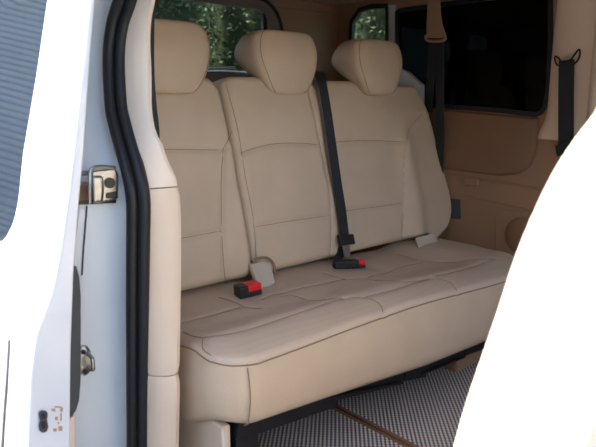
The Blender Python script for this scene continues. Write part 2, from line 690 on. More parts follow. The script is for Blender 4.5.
YD = 1.28
ib = sorted((on(u, v, 1, YD).z, on(u, v, 1, YD).x) for u, v in ((106, -90), (95, 0), (90, 60), (84, 150), (79, 205), (74, 270), (71, 350), (70, 447), (69, 600)))
ob_ = sorted((on(u, v, 1, YD).z, on(u, v, 1, YD).x) for u, v in ((94, -90), (83, 0), (75, 75), (67, 150), (58, 220), (50, 272), (42, 303), (29, 335), (23, 375), (20, 447), (18, 600)))
xi = lambda z: pwl(ib, z)
bm = B()
secs = []
for z in ZL:
    y = yseal(z)
    x = xs(z)
    xo = xi(z) + .022
    ri = 0.012
    secs.append([(x + .03, y + .022, z), (x + .002, y + .024, z), (x - .001, y + .046, z), (x - .016, y + .058, z), (xo + .02, y + .064, z), (xo, y + .085, z), (xo, 2.58, z), (x + .10, 2.58, z), (x + .10, y + .16, z), (x + .06, y + .05, z)])
loft(bm, secs)
body = struct('wall_left', bm, M['paintj'])
bm = B()
jl = []
for u, v in ((87, 206), (85.5, 225), (83.5, 250), (82, 275)):
    y = 1.45
    for _ in range(8):
        p = on(u, v, 1, y)
        y = yseal(p.z) + .0605
    jl.append(p)
tube(bm, jl, .002)
o = obj('panel_joint', bm, M['grey'], body)

# weather seal: two rubber lobes over the flange
ws = thing('weather_seal', 'black rubber weather seal running up the rear edge of the open doorway', 'seal', (xs(0), yseal(0), 0))
dirp = (V((1, 0, 0)) + V((0, -.35, 0))).normalized()
for nm, off, rx, ry in (('outer_lip', -.013, .014, .016), ('inner_lip', .0135, .0165, .020)):
    bm = B()
    pr = [(off + rx * math.cos(a * math.pi / 6), ry * math.sin(a * math.pi / 6)) for a in range(12)]
    tube(bm, [p + V((0, -.008, 0)) for p in seal_pts], 0, prof=pr, wdir=dirp)
    obj(nm, bm, M['rubber'], ws)

# pillar trims: right-hand silhouette from the doorway
edge_px = [(165, -95), (160, -40), (158, 0), (153.5, 60), (154.5, 110), (159, 133), (169, 157), (178, 176), (182, 190), (183.5, 240), (183, 300), (182, 380), (181, 447), (180.5, 520)]


def yfz(z):
    return max(1.285, yseal(z) - .085)


def edge_pt(u, v):
    y = 1.29
    for _ in range(10):
        p = on(u, v, 1, y)
        y = yfz(p.z) + .005
    return p


edge = smooth_path([edge_pt(u, v) for u, v in edge_px], 5)
edge_xz = sorted((p.z, p.x) for p in edge)


def pillar(z0, z1, name, m, sink=0.0):
    bm = B()
    secs = []
    n = max(2, int((z1 - z0) / .02))
    for k in range(n + 1):
        z = z0 + (z1 - z0) * k / n
        e = min(k, n - k)
        ins = (.003 if e == 0 else 0)
        xr = pwl(edge_xz, z) - ins
        y = yseal(z)
        x = xs(z) + .012
        yf = yfz(z) + ins
        xm = (x + xr) / 2
        back = max(y + .02, yf + .12)
        secs.append([(x, y - .002 + ins, z), (x + .012, min(y - .012, yf + .03) + ins, z), (xm, yf + .006, z), (xr - .018, yf, z), (xr - .006, yf + .006, z), (xr, yf + .02, z), (xr + .004, yf + .06, z), (xr + .006, max(1.50, yf + .13), z),
                     (xr - .006, max(1.52, yf + .15), z), (x + .035, max(1.52, yf + .15), z), (x + .02, back, z)])
    loft(bm, secs)
    struct(name, bm, m)


zsA = on(165, 188, 1, 1.29).z
zsB = on(165, 378, 1, 1.29).z
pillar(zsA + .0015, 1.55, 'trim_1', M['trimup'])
pillar(zsB + .0015, zsA - .0015, 'trim_2', M['trim'])
pillar(-.05, zsB - .0015, 'trim_3', M['trim'])

# roller rail bracket on the jamb
yj = yseal(.85) + .045
br = thing('rail_bracket', 'silver metal rail end bracket bolted to the white door jamb', 'bracket', tuple(on(100, 186, 1, yj)))
bm = B()
P = lambda u, v, y=yj - .012: on(u, v, 1, y)
loft(bm, [[P(u, v, y) for u, v in ((92, 171), (115, 168), (118, 174), (118, 199), (93, 204))] for y in (yj + .03, yj - .02)])
obj('bracket_body', bm, M['chrome'], br, bevel=.004)
bm = B()
tube(bm, smooth_path([P(90, 203, yj - .025), P(90, 186, yj - .03), P(91, 170, yj - .026), P(100, 167, yj - .024), P(115, 168, yj - .02)], 5), .005)
tube(bm, [P(76, 174, yj - .01), P(90, 173, yj - .01)], .006)
tube(bm, [P(76, 184, yj - .01), P(90, 183, yj - .01)], .004)
obj('guide_rod', bm, M['chrome'], br)
bm = B()
loft(bm, [[P(u, v, y) for u, v in ((76, 186), (91, 185), (91, 200), (76, 201))] for y in (yj + .02, yj - .008)])
obj('rail_channel', bm, M['bind'], br)
bm = B()
c = P(110, 183, yj - .0225)
tube(bm, [c + V((0, .01, 0)), c + V((0, -.002, 0))], .0125, seg=20)  # black disc standing for the hole, its shade put into the colour
obj('dark_hole_disc', bm, M['blk'], br)
bm = B()
loft(bm, [[P(u, v, y) for u, v in ((106, 193), (117.5, 191), (117.5, 198), (106, 198.5))] for y in (yj, yj - .0225)])  # black plate, shade of the lower recess put into its colour
obj('pocket_shade_plate', bm, M['blk'], br, bevel=.002)
bm = B()
loft(bm, [[P(u, v, y) for u, v in ((92, 176), (103, 175.5), (104, 190), (103, 202), (93, 203))] for y in (yj, yj - .030)])
obj('clamp_block', bm, M['chrome'], br, bevel=.006)
bm = B()
loft(bm, [[P(u, v, y) for u, v in ((76, 201), (116, 198), (116, 203), (76, 205))] for y in (yj + .02, yj - .008)])
obj('lower_flange', bm, M['steel'], br)

st = thing('door_striker', 'round chrome door striker on the lower white jamb', 'striker', tuple(on(84, 360, 1, yseal(.4) + .06)))
bm = B()
c = on(84, 360, 1, yseal(.4) + .058)
sec = []
for y, k in ((.03, 1), (-.004, 1), (-.009, .8), (-.010, .3)):
    sec.append([c + V((.019 * k * math.cos(a * math.pi / 12), y, .040 * k * math.sin(a * math.pi / 12))) for a in range(24)])
loft(bm, sec)
obj('base_plate', bm, M['chrome'], st)
bm = B()
tube(bm, smooth_path([c + V((.006, 0, .018)), c + V((.006, -.035, .016)), c + V((.006, -.04, 0)), c + V((.006, -.035, -.016)), c + V((.006, 0, -.018))], 6), .005)
obj('loop', bm, M['chrome'], st)
bm = B()
bm.free()
for dz in (.026, -.026):
    bm = B()
    tube(bm, [c + V((-.004, 0, dz)), c + V((-.004, -.014, dz))], .006, seg=6)
    obj('bolt', bm, M['steel'], st)

# ---------------------------------------------------------------- sliding door
xo = lambda z: pwl(ob_, z)

def xg(z):
    """the glass follows the door skin, smoothed"""
    m_ = sum(xo(z + .02 * k) for k in range(-6, 7)) / 13
    return xo(z) + (m_ - xo(z)) * ss(.70, .86, z)


sd = thing('sliding_door', 'white sliding van door standing open at the left with a tinted window', 'door', (xo(.2), YD, -.1))
ge = [(47, -60), (47, 0), (36, 75), (23, 150), (18, 200), (13, 222), (6, 236), (0, 242)]
gpts = []
for u, v in ge:
    x = .5
    for _ in range(15):
        p = on(u, v, 0, x)
        x = xo(p.z) if 0 < p.z < 1.6 else x
    gpts.append((p.y, p.z))
zt, zb_ = 1.36, gpts[-1][1] - .004
top = [(gpts[0][0] - .0, zt)] if gpts[0][1] < zt else []
gl = [q for q in gpts if q[1] <= zt]
win = [(gl[0][0], zt)] + gl + [(gl[-1][0] + .10, zb_ - .006), (2.25, zb_ - .01), (2.32, zb_ + .05), (2.32, zt - .05), (2.27, zt)]
win = win[::-1]
NW = 140
Wl = resample(win, NW)
cy = sum(p[0] for p in Wl) / NW
cz = sum(p[1] for p in Wl) / NW
ya, yb, za, zb2 = YD, 2.45, -.12, 1.43
Ol = []
for (y, z) in Wl:
    dy, dz = y - cy, z - cz
    t = 1e9
    if dy > 1e-9: t = min(t, (yb - cy) / dy)
    if dy < -1e-9: t = min(t, (ya - cy) / dy)
    if dz > 1e-9: t = min(t, (zb2 - cz) / dz)
    if dz < -1e-9: t = min(t, (za - cz) / dz)
    Ol.append((cy + dy * t, cz + dz * t))
for (c0, c1) in ((ya, za), (ya, zb2), (yb, za), (yb, zb2)):
    i = min(range(NW), key=lambda k: (Ol[k][0] - c0) ** 2 + (Ol[k][1] - c1) ** 2)
    Ol[i] = (c0, c1)
bm = B()
KS = 9
rings = []
for k in range(KS + 1):
    t = k / KS
    rings.append([V((0, Ol[i][0] + (Wl[i][0] - Ol[i][0]) * t, Ol[i][1] + (Wl[i][1] - Ol[i][1]) * t)) for i in range(NW)])
rnd = lambda y: .018 * (1 - ss(0, .03, y - YD))
outer = [[(xo(p.z) + rnd(p.y), p.y, p.z) for p in r] for r in rings]
inner = [[(max(xi(p.z), xo(p.z) + .02), p.y, p.z) for p in r] for r in rings]
allr = outer + inner[::-1]
R = [[bm.verts.new(q) for q in s] for s in allr]
# densify the front edge by keeping ring 0 joined to ring -1
for a, b in list(zip(R, R[1:])) + [(R[-1], R[0])]:
    for i in range(NW):
        j = (i + 1) % NW
        bm.faces.new((a[i], a[j], b[j], b[i]))
shell = obj('door_shell', bm, M['paint'], sd, bevel=.004)
bm = B()
gr = [[(xo(z) + .010 + e, cy + (y - cy) * k, cz + (z - cz) * k) for y, z in Wl] for e, k in [(0, q / 20 + (.0001 if q == 0 else 0)) for q in range(20)] + [(0, 1.004), (.004, 1.004)] + [(.004, q / 20 + (.0001 if q == 0 else 0)) for q in range(19, -1, -1)]]
for a, q in enumerate(gr):
    for i, (x, y, z) in enumerate(q):
        q[i] = (xg(z) + .010 + (.004 if a > 20 else 0), y, z)
loft(bm, gr)
obj('door_glass', bm, M['gdoor'], sd)
# inner trim edge
bm = B()
secs = []
for v in [268, 280, 300, 330, 360, 385, 405, 414, 419]:
    a = on(69, v, 1, YD + .006)
    w = pwl([(268, 8), (280, 11), (300, 12.5), (385, 12.5), (405, 11), (414, 8), (419, 3)], v)
    b = on(69 + w, v, 1, YD + .012)
    secs.append([(a.x, a.y, a.z), (b.x, b.y, a.z), (b.x - .015, b.y + .16, a.z), (a.x - .015, a.y + .16, a.z)])
loft(bm, secs)
obj('inner_panel', bm, M['grey'], sd, bevel=.003)
for (v0, v1) in ((252, 268.5), (419, 470)):
    bm = B()
    secs = []
    for v in (v0, v1):
        a = on(69, v, 1, YD + .01)
        b = on(75.5, v, 1, YD + .016)
        secs.append([(a.x, a.y, a.z), (b.x, b.y, a.z), (b.x - .015, b.y + .16, a.z), (a.x - .015, a.y + .16, a.z)])
    loft(bm, secs)
    obj('inner_trim', bm, M['trim'], sd, bevel=.003)
bm = B()
lo = resample([(39, 412), (42, 410), (46.5, 411), (48, 414), (47, 420), (48.5, 427), (47, 431.5), (43, 433), (39.5, 431), (38.5, 426), (40, 420), (38.5, 415)], 40)
loft(bm, [[on(u, v, 1, YD + .004) for u, v in lo], [on(u, v, 1, YD - .006) for u, v in lo]])
so = obj('latch_socket', bm, M['grey'], sd, bevel=.002)
bm = B()
for (u, v) in ((43.5, 416), (43.5, 425)):
    lo = [(u + 2.3 * math.cos(a * math.pi / 8), v + (2.8 if v < 420 else 4) * math.sin(a * math.pi / 8)) for a in range(16)]
    loft(bm, [[on(p, q, 1, YD) for p, q in lo], [on(p, q, 1, YD - .0072) for p, q in lo]])
obj('socket_hole', bm, M['blk'], so)
bm = B()
for (u, v, w, h) in ((53.5, 410, 2, 1.4), (61.5, 409.5, 1.4, 2.4), (57.5, 407, 3, .8), (56.5, 418.5, 1.5, 1.8), (61, 417, .8, 4), (55, 430, 1.8, 1.6), (60.5, 428.5, 2, 2.4), (58.5, 423, 1, 1)):
    lo = [(u - w, v - h), (u + w, v - h), (u + w, v + h), (u - w, v + h)]
    loft(bm, [[on(p, q, 1, YD + .002) for p, q in lo], [on(p, q, 1, YD - .0012) for p, q in lo]])
obj('sticker', bm, M['bronze'], sd, smooth=False)
# edge strip on the outer skin
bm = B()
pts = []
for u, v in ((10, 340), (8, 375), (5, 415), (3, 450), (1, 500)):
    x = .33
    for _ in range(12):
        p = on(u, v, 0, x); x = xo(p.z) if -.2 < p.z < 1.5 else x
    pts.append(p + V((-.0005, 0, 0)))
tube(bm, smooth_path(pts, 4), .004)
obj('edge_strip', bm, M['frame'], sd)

# ---------------------------------------------------------------- bench seat
bench = thing('bench_seat', 'beige leather three-seat rear bench with three headrests', 'car seat', (1.55, 1.45, 0))
X0, X1 = 0.784, 2.335
yf = lambda x: 1.155
z0 = lambda x: .404 - .010 * (1 - ss(.78, .86, x)) + .005 * ss(.95, 1.3, x) - .030 * ss(1.45, 2.15, x)
YR = 1.76


def mcush(p, q, h):
    return V((p, q, z0(p) + h))


def T(u, v, z=.42):
    p = on(u, v, 2, z)
    return (p.x, p.y)


seam_px = (
    [(183, 330.5), (203, 336), (236, 331.7), (299, 312), (315, 306.5), (330, 301), (346, 297)],
    [(203, 336.5), (198.5, 349), (199, 358)],
    [(180, 323), (214, 314), (242, 306)],
    [(219, 296.6), (231, 300), (247, 306.5), (262, 307.5)],
    [(262, 299), (280, 293), (313, 285), (346, 278)],
    [(280, 295), (293, 295), (324, 299), (346, 297)],
    [(346, 297), (365, 297), (379, 302.5), (388.5, 314)],
    [(322, 272), (346, 278.5), (368, 278.5), (403, 281), (432, 276.5)],
    [(368, 277), (390, 271), (423, 261)],
    [(365, 296), (390, 290), (409, 284), (432, 276.5)],
    [(397, 253.5), (423, 260), (456, 261), (495, 258)],
    [(432, 277), (449, 281), (461, 291.5)],
    [(432, 276.5), (467, 268), (495, 258)],
)
cs = []          # seams on the cushion top


def hc0(p, q):
    f = q - yf(p)
    h = 0.030 * math.sin(min(1, max(0, f) / .16) * math.pi / 2) ** .8       # roll behind the front piping
    h -= .020 * ss(.12, .26, f)                                         # dished insert
    h += .030 * ss(2.0, 2.2, p) * ss(.06, .3, f) + .008 * (1 - ss(.84, .98, p)) * ss(.1, .3, f)
    h -= .010 * math.exp(-((p - 1.27) / .05) ** 2) * ss(.1, .25, f) + .010 * math.exp(-((p - 1.76) / .05) ** 2) * ss(.1, .25, f)
    return h


for px in seam_px:
    line = []
    for u, v in px:
        z = .42
        for _ in range(12):                     # where this sight line meets the cushion top
            p = on(u, v, 2, z)
            z = z0(p.x) + hc0(p.x, p.y)
        line.append((max(X0 + .01, p.x), max(yf(0) + .006, p.y), 0))
    cs.append([tuple(q[:2]) for q in smooth_path(line, 6)])


def hc(p, q):
    return hc0(p, q) - groove(p, q, cs, .0035, .011)


zbot = lambda x: pwl([(.75, .236), (.87, .218), (1.148, .196), (1.629, .152), (1.94, .140), (2.31, .135)], x)
dc = lambda p, q: z0(p) + hc(p, q) - (zbot(p) + (.166 - zbot(p)) * ss(1.2, 1.38, q))
ol = []
for (p, q) in rrect(X0, X1, 1.155, YR, .1, 12, (.105, .13, .05, .05)):
    ol.append((p, q))
bm = B()
pad(bm, ol, ((1.10, 1.46), (2.02, 1.49)), hc, dc, .016, mcush, n=560, inner=60, sbulge=.012, side=9, nrm_bot=.02)
for f in bm.faces:
    c_ = f.calc_center_median()
    if c_.z < z0(c_.x) + hc0(c_.x, c_.y) - .014:
        f.material_index = 1
cush = obj('cushion', bm, [M['perf'], M['leather']], bench, ang=80)


def seam_tube(bm, pts, h, mp, r=.0011, up=.0006):
    tube(bm, [mp(p, q, h(p, q) + up) for p, q in pts], r, seg=6)


for s in cs:
    bm = B()
    seam_tube(bm, s, hc, mcush)
    obj('seam', bm, M['stitch'], cush)
bm = B()
pp = []
for (p, q) in resample(ol, 400):
    if q < 1.70:
        pp.append((p, q))
pp = pp[:]
# order: start at left rear, run round the front
k = max(range(len(pp)), key=lambda i: math.hypot(pp[i][0] - pp[i - 1][0], pp[i][1] - pp[i - 1][1]))
pp = pp[k:] + pp[:k]
tube(bm, [mcush(p, q, hc(p, q) - .014) + V((0, -.001, 0)) for p, q in pp], .0020, seg=6)
obj('piping', bm, M['stitch'], cush)
bm = B()
for xx in (.852,):
    zt_, zb3 = .388, zbot(xx) + .004
    pts = []
    for k in range(15):
        s = k / 14
        z = zb3 + (zt_ - zb3) * s
        pts.append((xx - .004 * (1 - s), yf(xx) - .012 * math.sin(math.pi * s) - .0005 + (.014 if k == 0 else 0), z))
    tube(bm, pts, .0018, seg=6)
obj('seam', bm, M['stitch'], cush)

# backrests
LN = V((0, -.9762, .2169))      # outward normal of the leaning back
LS = V((0, .2169, .9762))
LB = V((0, 1.700, .365))


def mback(p, q, h):
    return V((p, 0, 0)) + LB + LS * q + LN * h


def L(u, v, h=.04):
    p = plane(u, v, LB + LN * h, LN)
    return (p.x, (p - LB).dot(LS))


def poly_l(px, h=.04, n=5):
    return [tuple(q[:2]) for q in smooth_path([(*L(u, v, h), 0) for u, v in px], n)]


def backrest(outline, spine, seams, hfun, depth=.13, r=.03, name='backrest', edge_pipe=None, n=340):
    h = lambda p, q: hfun(p, q) - groove(p, q, seams, .0055, .009)
    bm = B()
    pad(bm, outline, spine, h, lambda p, q: depth + h(p, q), r, mback, n=n, inner=36, sbulge=.004)
    o = obj(name, bm, M['leather'], bench, ang=80)
    for s in seams:
        bm = B()
        seam_tube(bm, s, h, mback)
        obj('seam', bm, M['stitch'], o)
    return o


QT = .785
# left seat
XL0, XL1 = .815, 1.262
sl = [poly_l([(140, 149), (182, 149), (222, 150)]), poly_l([(150, 245), (183, 238), (221, 231)]),
      poly_l([(232, 131), (226, 142), (222, 152), (221, 190), (221, 231), (223, 260), (226, 284)])]


def h_left(p, q):
    e = ss(XL0, XL0 + .14, p) * 1.0
    b = .036
    xb = L(222, 200)[0]
    b += .022 * math.exp(-((p - (xb + .055)) / .05) ** 2) * ss(.0, .15, q) * (1 - ss(.5, .66, q))
    b += .012 * math.sin(math.pi * min(1, max(0, q) / .4))
    return b - .02 * ss(.62, .8, q)


ol = rrect(XL0, XL1, .062, QT, .05, 8, (.03, .03, .06, .06))
backrest(ol, ((1.04, .2), (1.04, .56)), sl, h_left)
# middle seat
XM0, XM1 = 1.268, 1.722
sm = [poly_l([(241, 153), (255, 148), (275, 144), (300, 143.5), (318, 145)]), poly_l([(254, 227), (290, 221), (327, 216)]),
      poly_l([(308, 82), (314, 118), (320, 148), (326, 182), (328, 215), (328, 252), (326, 268)]),
      poly_l([(228, 84), (233, 110), (239, 138), (246, 185), (252, 227), (255, 275)])]


def h_mid(p, q):
    return .046 + .012 * math.sin(math.pi * min(1, max(0, q) / .42)) - .016 * ss(.62, .8, q) + .008 * math.exp(-((p - 1.5) / .15) ** 2)


ol = rrect(XM0, XM1, .062, QT, .05, 8, (.03, .03, .05, .05))
backrest(ol, ((1.495, .2), (1.495, .58)), sm, h_mid)
# right seat: flares out towards its foot
sr = [poly_l([(334, 142), (370, 140), (401, 142)]), poly_l([(345, 211), (375, 207), (402, 203)]),
      poly_l([(424, 113), (411, 128), (404, 142), (402, 160), (402, 203), (402, 242)])]
XR0 = 1.735
ro = [L(u, v, 0.0) for u, v in ((414, 86), (424, 112), (434, 150), (443, 190), (446, 208), (443, 226), (432, 240))]
ro = [q[:2] for q in smooth_path([(*q, 0) for q in ro], 4)]
xr_b = ro[-1][0]
ol = [tuple(q) for q in ((XR0, .085), (XR0 + .03, .062), (2.0, .062), (xr_b - .04, .062))] + [tuple(q) for q in ro[::-1]] + [(2.24, QT - .012), (2.18, QT), (XR0 + .06, QT), (XR0 + .02, QT - .015), (XR0, QT - .05)]


def h_right(p, q):
    xb = L(402, 200)[0]
    b = .036 + .012 * math.sin(math.pi * min(1, max(0, q) / .4)) - .02 * ss(.62, .8, q)
    b += .028 * math.exp(-((p - (xb + .07)) / .06) ** 2) * (1 - ss(.45, .66, q))
    return b


backrest(ol, ((2.02, .2), (2.0, .56)), sr, h_right, n=380)


# headrests
def headrest(cx, zb, hgt, w, y0):
    """deep at the top, drawn in towards the neck; crease between face and side"""
    secs = []
    n, N = 64, 34
    marks = {-1: [], 1: []}
    for k in range(1, N):
        a = math.pi * k / N - math.pi / 2
        t = .5 + .5 * math.sin(a)
        ca = math.cos(a)
        wid = w * (.74 + .26 * ss(.0, .75, t)) * (ca ** .25 if a > 0 else ca ** .38)
        dep = (.070 + .155 * ss(.0, .62, t) - .030 * ss(.65, 1, t)) * ca ** .38
        yfr = y0 - .012 * math.sin(math.pi * t) + .035 * (1 - ca ** .4) + .012 * t
        s = []
        for i in range(n):
            b = 2 * math.pi * i / n
            cb, sb = math.cos(b), math.sin(b)
            x = math.copysign(abs(cb) ** .50, cb) * wid / 2
            yy = .5 + .5 * math.copysign(abs(sb) ** .50, sb)        # 0 face .. 1 back
            x *= 1 - .16 * yy
            s.append((cx + x, yfr + dep * yy, zb + hgt * t))
        secs.append(s)
        if 3 < k < N - 2:
            for sx in (-1, 1):
                i = round(n * .75) + sx * round(n * .125)
                marks[sx].append(V(s[i]))
    bm = B()
    loft(bm, secs)
    o = obj('headrest', bm, M['leather'], bench, ang=80)
    for sx in (-1, 1):
        bm = B()
        tube(bm, [p + V((sx * .0003, -.0003, 0)) for p in marks[sx]], .0014, seg=6)
        obj('seam', bm, M['stitch'], o)
    for dx in (-.06, .06):
        bm = B()
        tube(bm, [(cx + dx, y0 + .045, zb + .04), (cx + dx, y0 + .05, zb - .08)], .006)
        obj('post', bm, M['chrome'], o)
    return o


for cx in (1.055, 1.557, 2.082):
    headrest(cx, 1.070, .236, .345, 1.790)

# hinge covers, base
bm = B()
loft(bm, [[on(u, v, 1, y) for u, v in ((415, 238), (434, 233), (441, 246), (420, 252))] for y in (1.60, 1.70)])
obj('hinge_cover', bm, M['boot'], bench, bevel=.004, label='pale plastic cover at the foot of the right backrest')
bm = B()
P12 = lambda u, v, y=1.235: on(u, v, 1, y)


def bar(bm, a, b, w=.03, hgt=.03):
    a, b = V(a), V(b)
    tube(bm, [a, b], 0, prof=[(-w / 2, -hgt / 2), (w / 2, -hgt / 2), (w / 2, hgt / 2), (-w / 2, hgt / 2)], wdir=(0, 1, 0))


bar(bm, P12(232, 428), P12(330, 396), .06, .05)
bar(bm, P12(330, 392), P12(400, 376), .04, .045)
bar(bm, P12(400, 372), P12(422, 368), .05, .05)
bar(bm, P12(420, 368), P12(462, 352), .04, .035)
bar(bm, P12(460, 350), P12(500, 336), .05, .035)
box(bm, .92, 2.25, 1.30, 1.62, .10, .17)
base = obj('base_frame', bm, M['steel'], bench, smooth=False, bevel=.003)
for u0, u1, v0, v1, y in ((322, 399, 400, 383, 1.208), (422, 462, 374, 358, 1.208)):
    bm = B()
    tube(bm, [on(u0, v0, 1, y), on(u1, v1, 1, y)], .004)
    obj('trim_rod', bm, M['steel'], base)
a, b = P12(238, 436), P12(258, 430)
bm = B()
box(bm, a.x - .01, b.x, 1.23, 1.60, -.0, .16)
obj('rail_foot', bm, M['blk'], bench, smooth=False, bevel=.004)
bm = B()
box(bm, .845, on(228, 436, 1, 1.20).x, 1.225, 1.60, 0, .205)
obj('side_cover', bm, M['trim'], bench, bevel=.006)
bm = B()
a = on(457, 372, 1, 1.25)
box(bm, a.x, a.x + .24, 1.25, 1.62, 0, .15)
obj('side_cover', bm, M['trimdark'], bench, bevel=.006)

# ---------------------------------------------------------------- belts and buckles
hb = .064
cb = thing('seat_belt', 'black centre seat belt hanging over the backrest between middle and right seats', 'seat belt', tuple(mback(1.73, .78, .06)), 'black seat belts')
pth = [(318, 72, -.01), (322, 82, .05), (327, 110, .062), (332, 145, .066), (337, 180, .068), (342, 212, .072), (345, 238, .075)]
pts = []
for u, v, h in pth:
    p, q = L(u, v, h)
    pts.append(mback(p, q, h))
first = pts[0]
pts = [first + V((0, .06, -.03))] + pts
bm = B()
ribbon(bm, smooth_path(pts, 6), .046, .003, (1, 0, 0))
obj('webbing', bm, M['web'], cb)
bm = B()
q = [L(u, v, .078) for u, v in ((338, 235), (352, 234), (354, 244), (340, 246))]
loft(bm, [[mback(*t, .070) for t in q], [mback(*t, .088) for t in q]])
tg = obj('tongue', bm, M['blk'], cb, bevel=.003)
bm = B()
q = [L(u, v, .078) for u, v in ((342.5, 245.5), (350, 245), (350.5, 257), (345, 258))]
loft(bm, [[mback(*t, .074) for t in q], [mback(*t, .078) for t in q]])
obj('tongue_plate', bm, M['chrome'], tg, label='metal plate')
bm = B()
ribbon(bm, smooth_path([mback(*L(u, v, h), h) for u, v, h in ((343, 240, .066), (341, 252, .056), (338, 260, .052), (335, 266, .050))], 5), .040, .004, (1, 0, 0))
obj('lower_webbing', bm, M['web'], cb)


def buckle(pa, pb, w, th, label, l0=.74):
    """body from a to b, red button at the b end"""
    a, b = V(pa), V(pb)
    t = thing('seat_belt_buckle', label, 'buckle', tuple(a), 'black seat belt buckles on the bench')
    d = (b - a)
    Ln = d.length
    d.normalize()
    sdw = d.cross(V((0, 0, 1))).normalized()
    up = sdw.cross(d)

    def bx(l0, l1, wd, h0, h1, name, m, parent, bev):
        bm = B()
        secs = []
        for l, k in ((l0, 1), (l1, 1)):
            secs.append([a + d * l + sdw * (wd / 2 * s) + up * h for s, h in ((-1, h0), (1, h0), (1, h1), (-1, h1))])
        loft(bm, secs)
        return obj(name, bm, m, parent, bevel=bev)
    bx(0, Ln * (l0 + .06), w, 0, th, 'body', M['blk'], t, .005)
    bx(Ln * (l0 - .02), Ln, w * .96, 0, th * .45, 'lower_shell', M['blk'], t, .004)
    bx(Ln * l0, Ln * 1.01, w * .90, th * .40, th * .98, 'release_button', M['red'], t, .004)
    return t


# near buckle, with its pale sleeve
zc = lambda x, y: .405 + hc(x, y)
bxy = T(240, 296, .42)
p1 = V((*T(237, 298, .415), 0)); p2 = V((*T(259, 294, .415), 0))
p1.z = zc(p1.x, p1.y) + .003; p2.z = zc(p2.x, p2.y) + .003
bk = buckle(p1 - V((0, 0, .002)), p2 + V((0, 0, .004)), .052, .040, 'black seat belt buckle with red button beside the pale sleeve between left and middle seats', l0=.36)
bm = B()
q = [(250, 264), (262, 261), (271, 263), (274, 275), (277, 291), (262, 294)]
pts0 = [plane(u, v, (0, 1.60, .40), V((0, -.85, .5))) for u, v in q]
loft(bm, [[p + V((0, .02, -.008)) for p in pts0], pts0])
obj('sleeve', bm, M['boot'], bk, bevel=.005, label='pale grey cloth sleeve')
bm = B()
tube(bm, smooth_path([plane(u, v, (0, 1.595, .40), V((0, -.85, .5))) for u, v in ((252, 262), (258, 258.5), (267, 258), (273, 263), (275, 272))], 5), .005)
obj('retainer', bm, M['stitch'], bk)
# far buckle
p1 = V((*T(333, 269, .415), 0)); p2 = V((*T(364, 267, .415), 0))
p1.z = zc(p1.x, p1.y) + .004; p2.z = zc(p2.x, p2.y) + .004
buckle(p1, p2, .040, .030, 'black seat belt buckle with red button below the hanging centre belt')

# far belt from the ceiling
cbx = 2.42
fb = thing('seat_belt', 'doubled black seat belt hanging from a tan ceiling anchor by the dark window', 'seat belt', tuple(on(435, 40, 0, cbx)), 'black seat belts')
G = lambda u, v, x=cbx: on(u, v, 0, x)
bm = B()
secs = []
for v, a, b in ((-30, 428, 441), (0, 427.5, 440.5), (14, 427, 441), (26, 426.5, 443), (34, 426.5, 443), (38, 427, 443)):
    secs.append([G(a, v, cbx - .012), G(b, v, cbx - .012), G(b, v, cbx + .02), G(a, v, cbx + .02)])
loft(bm, secs)
ac = obj('anchor_cover', bm, M['trimdark'], fb, bevel=.004)
bm = B()
tube(bm, smooth_path([G(u, v, cbx - .008) for u, v in ((426, 35), (426.5, 39.5), (430, 41), (440, 41), (445, 39), (444.5, 35), (442, 27))], 5), .007)
obj('guide_loop', bm, M['trimdark'], fb)
bm = B()
ribbon(bm, smooth_path([G(433, 38), G(431, 70), G(428.5, 112, cbx + .03)], 5), .045, .003, (0, 1, 0))
ribbon(bm, smooth_path([G(439.5, 38, cbx - .004), G(439.5, 80, cbx - .002), G(440, 130, cbx + .02), G(439, 175, cbx + .05)], 5), .047, .003, (0, 1, 0))
obj('webbing', bm, M['web'], fb)

# belt on the far pillar
pb_ = thing('seat_belt', 'black seat belt dropping down the beige pillar at the right', 'seat belt', tuple(on(566, 60, 0, 2.43)), 'black seat belts')
G = lambda u, v, x=2.435: on(u, v, 0, x)
bm = B()
ribbon(bm, smooth_path([G(566.5, 60), G(566, 100), G(566, 150, 2.44)], 5), .062, .003, (0, 1, 0))
obj('webbing', bm, M['web'], pb_)
bm = B()
tube(bm, smooth_path([G(u, v, 2.428) for u, v in ((558, 66), (555.5, 62), (555, 56.5), (558, 57.5), (562, 61.5), (570, 60), (575, 54), (579, 49.5), (580, 54), (578, 60), (573, 65))], 5), .0035)
obj('guide_loop', bm, M['steel'], pb_)
bm = B()
secs = [[G(u, v, x) for u, v in ((555, 146), (570, 138), (573, 150), (557, 157))] for x in (2.42, 2.47)]
loft(bm, secs)
obj('anchor_plate', bm, M['blk'], pb_, bevel=.004)
# near belt behind the pillar trim
nb = thing('seat_belt', 'narrow black strip of seat belt showing behind the near pillar trim', 'seat belt', tuple(on(155, 60, 1, 1.60)), 'black seat belts')
bm = B()
ribbon(bm, smooth_path([on(u, v, 1, 1.60) for u, v in ((150, -30), (150.5, 0), (150, 60), (152, 100), (155.5, 132), (156, 170))], 5), .026, .003, (1, .1, 0))
obj('webbing', bm, M['web'], nb)

# ---------------------------------------------------------------- floor mats
xm = on(334, 405, 2, .004).x


def fmat(x0, x1, y0, y1, label):
    t = thing('floor_mat', label, 'floor mat', ((x0 + x1) / 2, (y0 + y1) / 2, -.012), 'grey woven floor mats')
    bm = B()
    box(bm, x0, x1, y0, y1, -.0122, .0)
    obj('weave', bm, M['weave'], t, smooth=False)
    bm = B()
    tube(bm, [(x, y, -.003) for x, y in resample(rrect(x0, x1, y0, y1, .01, 3), 120)], 0, closed=True, prof=[(-.004, -.006), (.004, -.006), (.004, .006), (-.004, .006)], wdir=(0, 0, 1))
    obj('binding', bm, M['bind'], t, label='brown bound edge')


